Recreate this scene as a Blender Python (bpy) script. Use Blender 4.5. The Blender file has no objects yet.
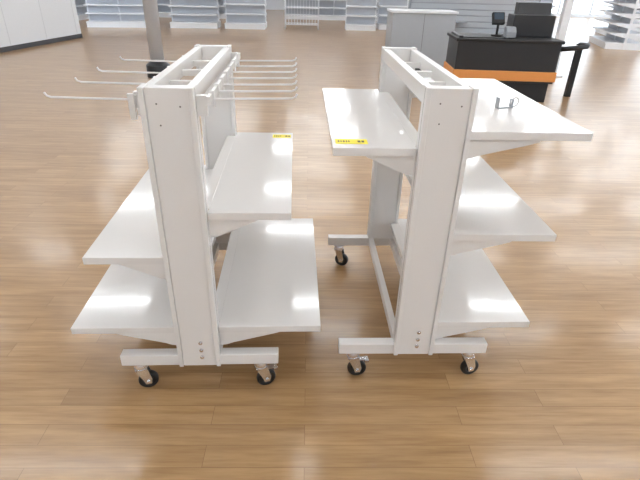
import bpy, bmesh, math, random
from mathutils import Vector, Matrix
random.seed(4)
sc=bpy.context.scene
sc.view_settings.view_transform='Standard'
sc.view_settings.look='None'

# ---------------- materials ----------------
def srgb(r,g,b):
    f=lambda c:(c/255/12.92) if c/255<=.04045 else ((c/255+.055)/1.055)**2.4
    return (f(r),f(g),f(b),1)
def mat(name,col,rough=.5,metal=0,emit=None,es=0,coat=0,var=.03,bump=0.0,nscale=30):
    m=bpy.data.materials.new(name);m.use_nodes=True
    nt=m.node_tree;b=nt.nodes['Principled BSDF']
    b.inputs['Roughness'].default_value=rough
    b.inputs['Metallic'].default_value=metal
    b.inputs['Coat Weight'].default_value=coat
    b.inputs['Coat Roughness'].default_value=.06
    tc=nt.nodes.new('ShaderNodeTexCoord');n=nt.nodes.new('ShaderNodeTexNoise');n.inputs['Scale'].default_value=nscale
    nt.links.new(tc.outputs['Object'],n.inputs['Vector'])
    mx=nt.nodes.new('ShaderNodeMix');mx.data_type='RGBA'
    mx.inputs[6].default_value=tuple(c*(1-var) for c in col[:3])+(1,)
    mx.inputs[7].default_value=tuple(min(1,c*(1+var)) for c in col[:3])+(1,)
    nt.links.new(n.outputs['Fac'],mx.inputs[0]);nt.links.new(mx.outputs[2],b.inputs['Base Color'])
    if bump:
        bp=nt.nodes.new('ShaderNodeBump');bp.inputs['Strength'].default_value=bump;bp.inputs['Distance'].default_value=.001
        nt.links.new(n.outputs['Fac'],bp.inputs['Height']);nt.links.new(bp.outputs[0],b.inputs['Normal'])
    if emit:
        b.inputs['Emission Color'].default_value=emit;b.inputs['Emission Strength'].default_value=es
    return m
M_post=mat('powder_coat_white',srgb(233,231,229),.30,bump=.04,nscale=400,coat=.2)
M_shelf=mat('gloss_white_enamel',srgb(234,232,230),.12,coat=.4,var=.008)
M_chrome=mat('zinc_plated',srgb(225,226,230),.25,1)
M_wire=mat('white_wire',srgb(232,230,230),.3)
M_rubber=mat('black_rubber',srgb(20,20,22),.45)
M_dark=mat('dark_slot',srgb(110,106,104),.7)
M_yel=mat('yellow_label',srgb(245,228,30),.5)
M_ink=mat('label_ink',srgb(90,80,30),.6)
M_wall=mat('wall_paint_white',srgb(232,236,241),.6)
M_wallb=mat('wall_paint_grey',srgb(226,230,236),.7)
M_base=mat('baseboard_dark',srgb(70,72,76),.5)
M_ceil=mat('ceiling_white',srgb(224,228,234),.8)
M_gond=mat('gondola_white',srgb(238,241,246),.4)
M_gback=mat('gondola_back',srgb(212,216,223),.6)
M_grey=mat('grey_laminate',srgb(172,177,183),.5)
M_grey2=mat('grey_steel',srgb(150,154,160),.45)
M_blk=mat('black_laminate',srgb(36,37,40),.35)
M_blk2=mat('black_plastic',srgb(18,18,20),.5)
M_or=mat('orange_bumper',srgb(220,146,78),.45)
M_col=mat('column_grey',srgb(196,199,204),.45,0)
M_tube=mat('fluorescent_tube',(1,1,1,1),.5,emit=(.95,.985,1,1),es=28)
M_screen=mat('screen_grey',srgb(60,75,90),.2)
M_glass=mat('mullion_aluminium',srgb(190,193,197),.35,.5)

def floor_mat():
    m=bpy.data.materials.new('wood_plank_vinyl');m.use_nodes=True
    nt=m.node_tree;N=nt.nodes;L=nt.links;b=N['Principled BSDF']
    tc=N.new('ShaderNodeTexCoord')
    br=N.new('ShaderNodeTexBrick');br.offset=.37;br.offset_frequency=2
    br.inputs['Scale'].default_value=1;br.inputs['Brick Width'].default_value=1.05;br.inputs['Row Height'].default_value=.10
    br.inputs['Mortar Size'].default_value=.0012;br.inputs['Mortar Smooth'].default_value=.3
    br.inputs['Color1'].default_value=(0,0,0,1);br.inputs['Color2'].default_value=(1,1,1,1);br.inputs['Mortar'].default_value=(.2,.2,.2,1)
    L.new(tc.outputs['Object'],br.inputs['Vector'])
    mp=N.new('ShaderNodeMapping');mp.inputs['Scale'].default_value=(1.1,14,1)
    L.new(tc.outputs['Object'],mp.inputs['Vector'])
    add=N.new('ShaderNodeVectorMath');add.operation='MULTIPLY_ADD'
    L.new(br.outputs['Color'],add.inputs[0]);add.inputs[1].default_value=(7,3,5);L.new(mp.outputs[0],add.inputs[2])
    n1=N.new('ShaderNodeTexNoise');n1.inputs['Scale'].default_value=1.6;n1.inputs['Detail'].default_value=6;n1.inputs['Roughness'].default_value=.6
    L.new(add.outputs[0],n1.inputs['Vector'])
    n2=N.new('ShaderNodeTexNoise');n2.inputs['Scale'].default_value=6;n2.inputs['Detail'].default_value=5
    L.new(add.outputs[0],n2.inputs['Vector'])
    r1=N.new('ShaderNodeValToRGB')
    r1.color_ramp.elements[0].position=.3;r1.color_ramp.elements[0].color=srgb(157,121,80)
    r1.color_ramp.elements[1].position=.72;r1.color_ramp.elements[1].color=srgb(190,155,111)
    L.new(n1.outputs['Fac'],r1.inputs[0])
    mx=N.new('ShaderNodeMix');mx.data_type='RGBA';mx.blend_type='MULTIPLY';mx.inputs[0].default_value=1
    r2=N.new('ShaderNodeValToRGB');r2.color_ramp.elements[0].color=(.90,.89,.88,1);r2.color_ramp.elements[1].color=(1.0,1.0,1.0,1)
    L.new(br.outputs['Color'],r2.inputs[0])
    L.new(r1.outputs[0],mx.inputs[6]);L.new(r2.outputs[0],mx.inputs[7])
    mx2=N.new('ShaderNodeMix');mx2.data_type='RGBA';mx2.blend_type='MULTIPLY';mx2.inputs[0].default_value=.4
    r3=N.new('ShaderNodeValToRGB');r3.color_ramp.elements[0].position=.35;r3.color_ramp.elements[0].color=(.74,.70,.66,1);r3.color_ramp.elements[1].position=.55
    L.new(n2.outputs['Fac'],r3.inputs[0])
    L.new(mx.outputs[2],mx2.inputs[6]);L.new(r3.outputs[0],mx2.inputs[7])
    mx3=N.new('ShaderNodeMix');mx3.data_type='RGBA';mx3.inputs[7].default_value=srgb(110,78,48)
    ml=N.new('ShaderNodeMath');ml.operation='MULTIPLY';ml.inputs[1].default_value=.65
    L.new(br.outputs['Fac'],ml.inputs[0]);L.new(ml.outputs[0],mx3.inputs[0]);L.new(mx2.outputs[2],mx3.inputs[6])
    L.new(mx3.outputs[2],b.inputs['Base Color'])
    b.inputs['Roughness'].default_value=.30
    b.inputs['Specular IOR Level'].default_value=.5
    b.inputs['Coat Weight'].default_value=.4;b.inputs['Coat Roughness'].default_value=.13
    bp=N.new('ShaderNodeBump');bp.inputs['Strength'].default_value=.06;bp.inputs['Distance'].default_value=.002
    L.new(n2.outputs['Fac'],bp.inputs['Height']);L.new(bp.outputs[0],b.inputs['Normal'])
    return m
M_floor=floor_mat()

# ---------------- mesh builder ----------------
class MB:
    def __init__(s): s.bm=bmesh.new()
    def box(s,x0,x1,y0,y1,z0,z1,M=None):
        vs=[s.bm.verts.new((x,y,z)) for x in(x0,x1) for y in(y0,y1) for z in(z0,z1)]
        for f in((0,1,3,2),(4,6,7,5),(0,4,5,1),(2,3,7,6),(0,2,6,4),(1,5,7,3)): s.bm.faces.new([vs[i] for i in f])
        if M:
            for v in vs: v.co=M@v.co
        return s
    def prism(s,pts,axis,a,b):
        def P(p,t):
            return {'x':(t,p[0],p[1]),'y':(p[0],t,p[1]),'z':(p[0],p[1],t)}[axis]
        A=[s.bm.verts.new(P(p,a)) for p in pts];B=[s.bm.verts.new(P(p,b)) for p in pts]
        s.bm.faces.new(A);s.bm.faces.new(B[::-1]);n=len(pts)
        for i in range(n): s.bm.faces.new((A[i],B[i],B[(i+1)%n],A[(i+1)%n]))
        return s
    def cyl(s,p0,p1,r,seg=20,r2=None):
        p0=Vector(p0);p1=Vector(p1);d=(p1-p0);r2=r if r2 is None else r2
        q=d.to_track_quat('Z','Y').to_matrix()
        A=[];B=[]
        for i in range(seg):
            t=2*math.pi*i/seg;o=q@Vector((math.cos(t),math.sin(t),0))
            A.append(s.bm.verts.new(p0+o*r));B.append(s.bm.verts.new(p1+o*r2))
        s.bm.faces.new(A[::-1]);s.bm.faces.new(B)
        for i in range(seg):
            f=s.bm.faces.new((A[i],A[(i+1)%seg],B[(i+1)%seg],B[i]));f.smooth=True
        return s
    def tube(s,pts,r,seg=10):
        pts=[Vector(p) for p in pts];rings=[]
        for i,p in enumerate(pts):
            d=(pts[min(i+1,len(pts)-1)]-pts[max(i-1,0)]).normalized()
            q=d.to_track_quat('Z','Y').to_matrix()
            rings.append([s.bm.verts.new(p+q@Vector((math.cos(2*math.pi*k/seg)*r,math.sin(2*math.pi*k/seg)*r,0))) for k in range(seg)])
        for a,b in zip(rings,rings[1:]):
            for k in range(seg):
                f=s.bm.faces.new((a[k],a[(k+1)%seg],b[(k+1)%seg],b[k]));f.smooth=True
        s.bm.faces.new(rings[0][::-1]);s.bm.faces.new(rings[-1])
        return s
    def torus(s,c,R,r,M=None,n=24,k=8):
        c=Vector(c);M=M or Matrix.Identity(3);g=[]
        for i in range(n):
            t=2*math.pi*i/n;g.append([s.bm.verts.new(c+M@Vector(((R+r*math.cos(2*math.pi*j/k))*math.cos(t),(R+r*math.cos(2*math.pi*j/k))*math.sin(t),r*math.sin(2*math.pi*j/k)))) for j in range(k)])
        for i in range(n):
            for j in range(k):
                f=s.bm.faces.new((g[i][j],g[(i+1)%n][j],g[(i+1)%n][(j+1)%k],g[i][(j+1)%k]));f.smooth=True
        return s
    def lathe(s,prof,M,n=28):
        g=[]
        for i in range(n):
            t=2*math.pi*i/n;g.append([s.bm.verts.new(M@Vector((r*math.cos(t),r*math.sin(t),z))) for r,z in prof])
        k=len(prof)
        for i in range(n):
            for j in range(k):
                f=s.bm.faces.new((g[i][j],g[(i+1)%n][j],g[(i+1)%n][(j+1)%k],g[i][(j+1)%k]));f.smooth=True
        return s
    def done(s,name,m,parent=None,bevel=0,loc=None,rot=0):
        bmesh.ops.recalc_face_normals(s.bm,faces=s.bm.faces)
        me=bpy.data.meshes.new(name);s.bm.to_mesh(me);s.bm.free()
        o=bpy.data.objects.new(name,me);sc.collection.objects.link(o);me.materials.append(m)
        if parent: o.parent=parent
        if loc: o.location=loc
        if rot: o.rotation_euler=(0,0,rot)
        if bevel:
            b=o.modifiers.new('bevel','BEVEL');b.width=bevel;b.segments=2;b.limit_method='ANGLE'
        return o
def empty(name,loc,rot=0,parent=None):
    e=bpy.data.objects.new(name,None);sc.collection.objects.link(e);e.location=loc;e.rotation_euler=(0,0,rot)
    if parent: e.parent=parent
    return e

# ---------------- racks ----------------
W=.1763;HP=1.323;ZB=.1495;F=.336;ZF=.204;L=1.064;LS=1.028;S0=.03
def post(par,name,v0,sgn):
    w=W/2;d=.062
    b=MB()
    def bx(x0,x1,a,c,z0,z1):
        ya,yb=sorted((v0+sgn*a,v0+sgn*c));b.box(x0,x1,ya,yb,z0,z1)
    bx(-w+.019,w-.019,.008,d-.006,ZB,HP-.002)
    bx(-w,-w+.018,0,d,ZB,HP)
    bx(w-.018,w,0,d,ZB,HP)
    bx(-w+.018,w-.018,.014,d-.010,ZB,HP-.004)
    b.done(name,M_post,par,.002)
    s=MB()
    for sg in(-1,1):
        x=sg*w
        ya,yb=sorted((v0+sgn*.0255,v0+sgn*.0270))
        s.box(x-.0005,x+.0004,ya,yb,ZB+.01,HP-.005)
    s.done(name+'_seam',M_dark,par)
def shelf(par,name,side,w,z):
    t=.030
    u0=W/2+.002
    def X(a,c): return sorted((side*a,side*c))
    b=MB()
    x0,x1=X(u0,w)
    b.box(x0,x1,S0,S0+LS,z-.003,z)
    xa,xb=X(W/2-.045,u0)
    b.box(xa,xb,.07,L-.07,z-.003,z)
    xa,xb=X(w-.003,w);b.box(xa,xb,S0,S0+LS,z-t,z-.003)
    xa,xb=X(w-.018,w-.003);b.box(xa,xb,S0,S0+LS,z-t,z-t+.002)
    xa,xb=X(u0,w-.003)
    b.box(xa,xb,S0,S0+.003,z-t,z-.003);b.box(xa,xb,S0+LS-.003,S0+LS,z-t,z-.003)
    xa,xb=X(W/2-.045,W/2-.042);b.box(xa,xb,.07,L-.07,z-t,z-.003)
    b.done(name,M_shelf,par,.0014)
    br=W/2+(w-W/2)*.62
    for i,v in enumerate((S0+.012,S0+LS-.015)):
        p=[(side*(W/2+.001),z-.004),(side*(w-.02),z-.004),(side*(w-.02),z-t+.004),(side*br,z-t+.002),
           (side*(br-.012),z-t-.010),(side*(br-.035),z-t-.018),(side*(W/2+.055),z-.094),(side*(W/2+.03),z-.104),(side*(W/2+.001),z-.108)]
        q=MB();q.prism(p,'y',v,v+.003);q.done(name+'_bracket_%d'%(i+1),M_post,par,.0005)
def caster(par,name,u,v,ang,brake=False):
    R=.043
    rot=Matrix.Translation((u,v,0))@Matrix.Rotation(ang,4,'Z')
    off=.022
    e=MB()
    def xf(k):
        e.bm.verts.ensure_lookup_table()
        for vv in e.bm.verts[k:]: vv.co=rot@vv.co
    e.box(u-.032,u+.032,v-.024,v+.024,ZB-.004,ZB)
    c0=rot@Vector((0,0,ZB-.004));c1=rot@Vector((0,0,ZB-.028))
    e.cyl(c0,c1,.022,24,.027)
    e.cyl(c1,rot@Vector((0,0,ZB-.034)),.029,24)
    for s in(-1,1):
        pts=[(-.026,ZB-.034),(.026,ZB-.034),(off+.018,R+.012),(off+.012,R-.014),(off-.012,R-.014),(off-.020,R+.012)]
        k=len(e.bm.verts)
        e.prism(pts,'y',s*.0205,s*.0175);xf(k)
    k=len(e.bm.verts)
    e.box(-.026,.026,-.0205,.0205,ZB-.040,ZB-.033);xf(k)
    e.cyl(rot@Vector((off,-.026,R)),rot@Vector((off,.026,R)),.007,12)
    e.done(name+'_fork',M_chrome,par,.0008)
    Mw=rot@Matrix.Translation((off,0,R))@Matrix.Rotation(math.pi/2,4,'X')
    h=.015
    w=MB();w.lathe([(.022,-h),(.036,-h),(R-.002,-h+.003),(R,-h+.007),(R,h-.007),(R-.002,h-.003),(.036,h),(.022,h)],Mw)
    w.done(name+'_tyre',M_rubber,par)
    hb=MB();hb.lathe([(.003,-h+.001),(.022,-h+.003),(.023,-h+.006),(.023,h-.006),(.022,h-.003),(.003,h-.001)],Mw)
    hb.done(name+'_hub',M_rubber,par)
    if brake:
        q=MB();q.box(-.005,.066,-.012,.012,R*2+.006,R*2+.010);q.box(.054,.074,-.016,.016,R*2-.006,R*2+.008)
        q.bm.verts.ensure_lookup_table()
        for vv in q.bm.verts: vv.co=rot@vv.co
        q.done(name+'_brake',M_chrome,par,.001)
def rack(loc,rot,shelves,hooks,cast):
    e=empty('rolling_display_rack',loc,rot)
    post(e,'end_post_front',0,1);post(e,'end_post_rear',L,-1)
    for i,v in enumerate((.011,L-.059)):
        b=MB();b.box(-F,F,v,v+.048,ZB,ZF);
        b.done('foot_bar_%d'%(i+1),M_post,e,.003)
    b=MB()
    for s in(-1,1):
        x=s*(W/2-.018)
        b.box(x-.016,x+.016,.060,L-.060,HP-.062,HP-.006)
    b.done('top_rails',M_post,e,.002)
    b=MB()
    for s in(-1,1):
        x=s*(W/2-.020)
        b.box(x-.015,x+.015,.060,L-.060,ZB+.008,ZF-.002)
    b.done('bottom_rails',M_post,e,.002)
    b=MB()
    for v in(.30,L/2,L-.30): b.box(-W/2+.03,W/2-.03,v-.012,v+.012,HP-.058,HP-.034)
    b.done('top_cross_ties',M_post,e,.001)
    b=MB()
    for z in(.198,.236,.276):
        b.cyl((.012,.0085,z),(.012,.003,z),.0085,20);b.cyl((.012,.004,z),(.012,.000,z),.0052,6)
    b.done('bolts',M_chrome,e)
    b=MB()
    for x,z in((-.035,1.27),(.04,1.262),(-.03,1.20)): b.cyl((x,.0085,z),(x,.0072,z),.003,10)
    b.done('screw_holes',M_dark,e)
    for n,sd,w,z in shelves: shelf(e,n,sd,w,z)
    k=0
    for (u,v,a,br) in cast:
        k+=1;caster(e,'caster_%d'%k,u,v,a,br)
    if hooks:
        for sd,U,vs in((1,.128,(.10,.22,.34,.47,.61,.76,.92)),(-1,.112,(.075,.33,.56,.86))):
            b=MB()
            x0,x1=sorted((sd*(U-.006),sd*(U+.006)));b.box(x0,x1,.03,L-.03,1.262,1.290)
            for v in(.035,L-.055):
                x0,x1=sorted((sd*W/2,sd*(U-.006)));b.box(x0,x1,v,v+.02,1.225,1.292)
            if sd<0:
                b.box(sd*(U+.016),sd*(U-.004),.020,.032,1.215,1.298)
            b.done('peg_bar_%s'%('right' if sd>0 else 'left'),M_post,e,.001)
            for i,v in enumerate(vs):
                h=MB();LN=.29 if sd>0 else .30
                zz=1.268
                h.tube([(sd*(U+.008),v,zz),(sd*(U+.1),v,zz+.001),(sd*(U+LN-.02),v,zz+.004),(sd*(U+LN-.006),v,zz+.009),(sd*(U+LN),v,zz+.020)],.0038)
                x0,x1=sorted((sd*(U+.006),sd*(U+.010)))
                h.box(x0,x1,v-.013,v+.013,1.240,1.292)
                x0,x1=sorted((sd*(U-.006),sd*(U+.010)))
                h.box(x0,x1,v-.009,v+.009,1.290,1.296)
                h.done('peg_hook_%s_%d'%('r' if sd>0 else 'l',i+1),M_wire,e,.0008)
    return e
wo=.0688
RA=rack((-.454,1.580,0),.0266,[('shelf_upper_right',1,.3966,.871),('shelf_lower_right',1,.5178,.3415),('shelf_lower_left',-1,.5178,.3415),('shelf_mid_left',-1,.400,.681)],True,
  [(F-wo-.01,.038,.35,True),(-F+wo,.038,.25,False),(F-wo,L-.038,1.0,False),(-F+wo,L-.038,2.2,False)])
RB=rack((.4856,1.6573,0),.0136,[('shelf_top_left',-1,.3949,1.103),('shelf_top_right',1,.5425,1.169),('shelf_mid_right',1,.5175,.7536),('shelf_lower_right',1,.511,.3145)],False,
  [(F-wo,.038,.2,False),(-F+wo,.038,.1,True),(F-wo,L-.038,1.9,False),(-F+wo,L-.038,-.4,False)])
def tag(R,rot,u0,u1,v0,v1,z,ang=0):
    c,s=math.cos(rot),math.sin(rot)
    cu,cv=(u0+u1)/2,(v0+v1)/2
    loc=(R.location.x+cu*c-cv*s,R.location.y+cu*s+cv*c,z)
    e=empty('price_label',loc,rot+ang)
    w,h=(u1-u0)/2,(v1-v0)/2
    MB().box(-w,w,-h,h,.0002,.0012).done('label_paper',M_yel,e)
    b=MB();x=-w*.85
    while x<w*.85:
        l=random.uniform(.004,.012)
        if not -w*.1<x<w*.25: b.box(x,x+l,-h*.4,h*.35,.0012,.0014)
        x+=l+.004
    b.done('label_print',M_ink,e)
tag(RB,.0136,-.382,-.262,.078,.135,1.103,.0)
tag(RA,.0266,.29,.388,.965,1.02,.871)
e=empty('sign_clip',(.365,.40,1.1692),.3,RB)
b=MB();b.box(-.055,.02,-.012,.012,0,.003);b.box(.017,.02,-.012,.012,0,.035);b.box(-.055,-.052,-.012,.012,0,.045)
b.done('clip_plate',M_grey,e,.0008)
b=MB();b.torus((.035,0,.022),.018,.0035,Matrix.Rotation(math.pi/2,3,'X'));b.done('clip_ring',M_wire,e)

# ---------------- room ----------------
CH=4.6
X0,X1,Y0,Y1=-9.2,16,-6,27
MB().box(X0-1,X1,Y0,Y1,-.1,0).done('floor',M_floor)
MB().box(X0-1,X1,Y0,Y1,CH,CH+.1).done('ceiling',M_ceil)
p=Vector((-6.63,11.17));d=Vector((.53,2.86)).normalized()
A=p-d*17.3;B=p+d*3.0
ang=math.atan2(d.y,d.x);ln=(B-A).length
def wallseg(name,A,ang,ln,z0,z1,m,t0=0,t1=.15):
    return MB().box(0,ln,t0,t1,z0,z1).done(name,m,None,0,(A.x,A.y,0),ang)
wallseg('wall_left',A,ang,ln,0,CH,M_wall)
wallseg('baseboard_left',A,ang,ln,0,.10,M_base,-.015,0)
b=MB()
x=.6
while x<ln: b.box(x-.005,x+.005,-.003,0,.12,CH);x+=1.22
b.done('trim_1',M_gback,None,0,(A.x,A.y,0),ang)
b=MB();b.box(X0-1,6,Y1,Y1+.15,0,CH);b.box(6,X1,Y1,Y1+.15,3.6,CH);b.box(6,X1,Y1,Y1+.15,0,.15)
b.done('wall_back',M_wallb)
b=MB()
x=6
while x<=X1: b.box(x,x+.08,Y1,Y1+.12,.15,3.6);x+=1.66
b.box(6,X1,Y1+.02,Y1+.08,2.3,2.38)
b.done('window_1',M_glass)
MB().box(X0-1,X1,Y0-.15,Y0,0,CH).done('wall_front',M_wallb)
MB().box(-10.3,-10.2,13,Y1,0,CH).done('wall_left_rear',M_wall)
b=MB();b.box(X1,X1+.15,Y0,Y1,0,.5);b.box(X1,X1+.15,Y0,Y1,3.4,CH)
y=Y0
while y<=Y1: b.box(X1,X1+.15,y,y+.2,.5,3.4);y+=3.3
b.done('wall_right',M_wallb)

# ceiling fixtures
fix=empty('ceiling_strip_lights',(0,0,0))
bt=MB();bh=MB()
for yy in [-4.5,-1.5,1.5,4.5,7.5,10.5,13.5,16.5,19.5,23]:
    for xx in (-7,-3.4,.2,3.8,7.4,11,14):
        bh.box(xx-1.22,xx+1.22,yy-.11,yy+.11,CH-.07,CH-.001)
        for o in(-.05,.05): bt.cyl((xx-1.18,yy+o,CH-.088),(xx+1.18,yy+o,CH-.088),.018,8)
bh.done('fixture_housings',M_wall,fix);bt.done('fluorescent_tubes',M_tube,fix)

# ---------------- background ----------------
def gondola(loc,rot,w,h=1.8,d=.45,levels=6,both=True,back=True):
    e=empty('gondola_shelving',loc,rot)
    b=MB()
    n=max(1,round(w/1.1));bw=w/n
    for i in range(n+1): b.box(-w/2+i*bw-.02,-w/2+i*bw+.02,-.03,.03,0,h)
    b.box(-w/2,w/2,-.025,.025,h-.04,h)
    b.done('uprights',M_gond,e,.002)
    if back: MB().box(-w/2,w/2,-.012,.012,.1,h-.04).done('back_panel',M_gback,e)
    b=MB();c=MB()
    for sd in((-1,1) if both else (-1,)):
        y0,y1=sorted((sd*.03,sd*(d+.05)));b.box(-w/2,w/2,y0,y1,.13,.17);
        y0,y1=sorted((sd*.03,sd*(d+.02)));b.box(-w/2,w/2,y0,y1,0.0,.13)
        for k in range(1,levels):
            z=.17+k*(h-.2)/levels
            y0,y1=sorted((sd*.03,sd*d));b.box(-w/2,w/2,y0,y1,z-.035,z)
            for i in range(n+1):
                x=-w/2+i*bw
                pts=[(sd*.03,z-.035),(sd*(d-.03),z-.035),(sd*.03,z-.12)]
                c.prism(pts,'x',x-.01,x+.01)
    b.done('shelves',M_gond,e,.003);c.done('brackets',M_gond,e)
    return e
for (x,y,r,w,lv,both) in [(-6.1,17.3,.15,1.9,7,True),(-3.75,17.6,.05,1.5,7,True),(-2.1,17.7,0,1.3,6,True),(1.75,18.1,-.05,1.0,6,True),(2.9,18.6,0,1.0,6,True),
     (8.9,15.0,-1.83,1.9,7,True),(10.6,17.5,-1.83,3.4,7,True),(-4.6,21.5,0,5.5,6,True),(1.5,22,0,5,6,True),(8.0,22,0,4,6,True),(-8.6,19,1.4,3.5,6,True)]:
    gondola((x,y,0),r,w,levels=lv,both=both,h=1.9)
e=empty('wire_display_rack',(-.25,17.8,0))
b=MB()
for x in(-.55,.55):
    for y in(-.25,.25): b.tube([(x,y,0),(x,y,1.5)],.018)
for z in(.15,.4,.65,.9,1.15,1.4):
    for y in(-.25,.25): b.tube([(-.55,y,z),(.55,y,z)],.016)
    for i in range(12): b.tube([(-.55+i*.1,-.25,z),(-.55+i*.1,.25,z)],.008,6)
for i in range(12): b.tube([(-.55+i*.1,.25,.1),(-.55+i*.1,.25,1.5)],.008,6)
b.done('wire_frame',M_gond,e)
e=empty('support_column',(-2.62,8.9,0))
MB().cyl((0,0,0),(0,0,CH),.115,40).done('column_shaft',M_col,e)
b=MB();b.cyl((0,0,0),(0,0,.20),.20,40);b.cyl((0,0,.20),(0,0,.26),.20,40,.12);b.done('column_base_guard',M_blk,e,.004)
e=empty('sign_post',(4.75,9.8,0))
b=MB();b.box(-.07,.07,-.07,.07,0,2.6);b.box(-.16,.16,-.16,.16,0,.02);b.done('post_shaft',M_gond,e,.005)

e=empty('grey_customer_service_cabinet',(2.13,10.1,0),.03)
MB().box(-.6,.6,-.28,.28,.08,1.05).done('cabinet_body',M_grey,e,.004)
MB().box(-.62,.62,-.31,.30,1.05,1.09).done('cabinet_top',M_gond,e,.004)
MB().box(-.57,.57,-.25,.25,0,.08).done('cabinet_toe_kick',M_base,e)
b=MB();b.box(-.003,.003,-.283,-.28,.1,1.04);b.done('door_gap',M_dark,e)
e=empty('slatwall_display',(3.6,11.7,0),.03)
b=MB();b.box(-1.4,1.4,-.05,.05,.15,1.9);b.done('slatwall_core',M_grey2,e)
b=MB()
for i in range(14): b.box(-1.4,1.4,-.068,-.05,.2+i*.12,.2+i*.12+.10)
b.done('slat_panels',M_grey,e,.002)
b=MB();b.box(-1.42,1.42,-.4,.4,0,.15);b.box(-1.44,-1.4,-.06,.06,.15,1.92);b.box(1.4,1.44,-.06,.06,.15,1.92)
b.box(-1.3,-.2,-.35,-.07,.78,.81);b.box(.2,1.3,-.35,-.07,.55,.58)
b.done('slatwall_base_and_shelves',M_grey2,e,.003)

# checkout counter
e=empty('checkout_counter',(2.93,7.82,0),-.07)
w=.74
MB().box(-w+.04,w-.04,-.32,.34,0,.30).done('counter_kick',M_blk2,e,.004)
MB().box(-w,w,-.37,.38,.28,.84).done('counter_body',M_blk,e,.006)
b=MB();b.box(-w-.02,w+.02,-.395,.40,.31,.45);b.done('orange_bumper',M_or,e,.012)
b=MB();b.box(-w-.03,w+.03,-.40,.41,.84,.88);b.done('counter_top',M_blk2,e,.008)
b=MB();b.box(-.70,-.05,-.30,.25,.882,.895);b.box(-.73,-.67,-.33,.28,.88,.91);b.done('conveyor_belt',M_blk,e,.004)
b=MB();b.box(.12,.73,.05,.38,.88,1.18);b.prism([(.05,.88),(.38,.88),(.38,1.34),(.25,1.34)],'x',.2,.70)
b.done('raised_shelf',M_blk,e,.008)
b=MB();b.tube([(w-.02,-.25,.75),(w+.22,-.28,.78),(w+.42,-.22,.80),(w+.52,-.02,.80),(w+.5,.2,.78)],.035,12);b.box(w+.46,w+.54,.15,.23,0,.79)
b.done('guard_arm',M_blk2,e)
e2=empty('card_terminal',(-.14,-.10,.895),.1,e)
b=MB();b.cyl((0,0,0),(0,0,.02),.08,24);b.cyl((0,0,.02),(0,0,.2),.018,16);b.done('terminal_stand',M_blk2,e2)
b=MB();b.box(-.09,.09,-.03,.03,0,.17,Matrix.Translation((0,0,.16))@Matrix.Rotation(-.5,4,'X'));b.done('terminal_body',M_blk2,e2,.01)
b=MB();b.box(-.07,.07,-.033,-.029,.06,.155,Matrix.Translation((0,0,.16))@Matrix.Rotation(-.5,4,'X'));b.done('terminal_screen',M_screen,e2)
e3=empty('receipt_printer',(.02,-.2,.895),0,e)
b=MB();b.prism([(-.08,0),(.08,0),(.08,.14),(-.02,.14),(-.08,.08)],'x',-.07,.07);b.done('printer_case',M_grey2,e3,.006)

# ---------------- world / camera ----------------
wd=bpy.data.worlds.new('sky');sc.world=wd;wd.use_nodes=True
bg=wd.node_tree.nodes['Background'];bg.inputs[0].default_value=(.80,.90,1,1);bg.inputs[1].default_value=3.6
pi,ya,ro,f=.5026,.0311,.0263,484.58
fw=Vector((math.sin(ya)*math.cos(pi),math.cos(ya)*math.cos(pi),-math.sin(pi)))
r=Vector((math.cos(ya),-math.sin(ya),0));u=r.cross(fw)
r2=r*math.cos(ro)+u*math.sin(ro);u2=-r*math.sin(ro)+u*math.cos(ro)
Mx=Matrix((r2,u2,-fw)).transposed().to_4x4();Mx.translation=(0,0,1.65)
cd=bpy.data.cameras.new('camera');cd.sensor_width=36;cd.lens=36*f/640
co=bpy.data.objects.new('camera',cd);sc.collection.objects.link(co);co.matrix_world=Mx;sc.camera=co
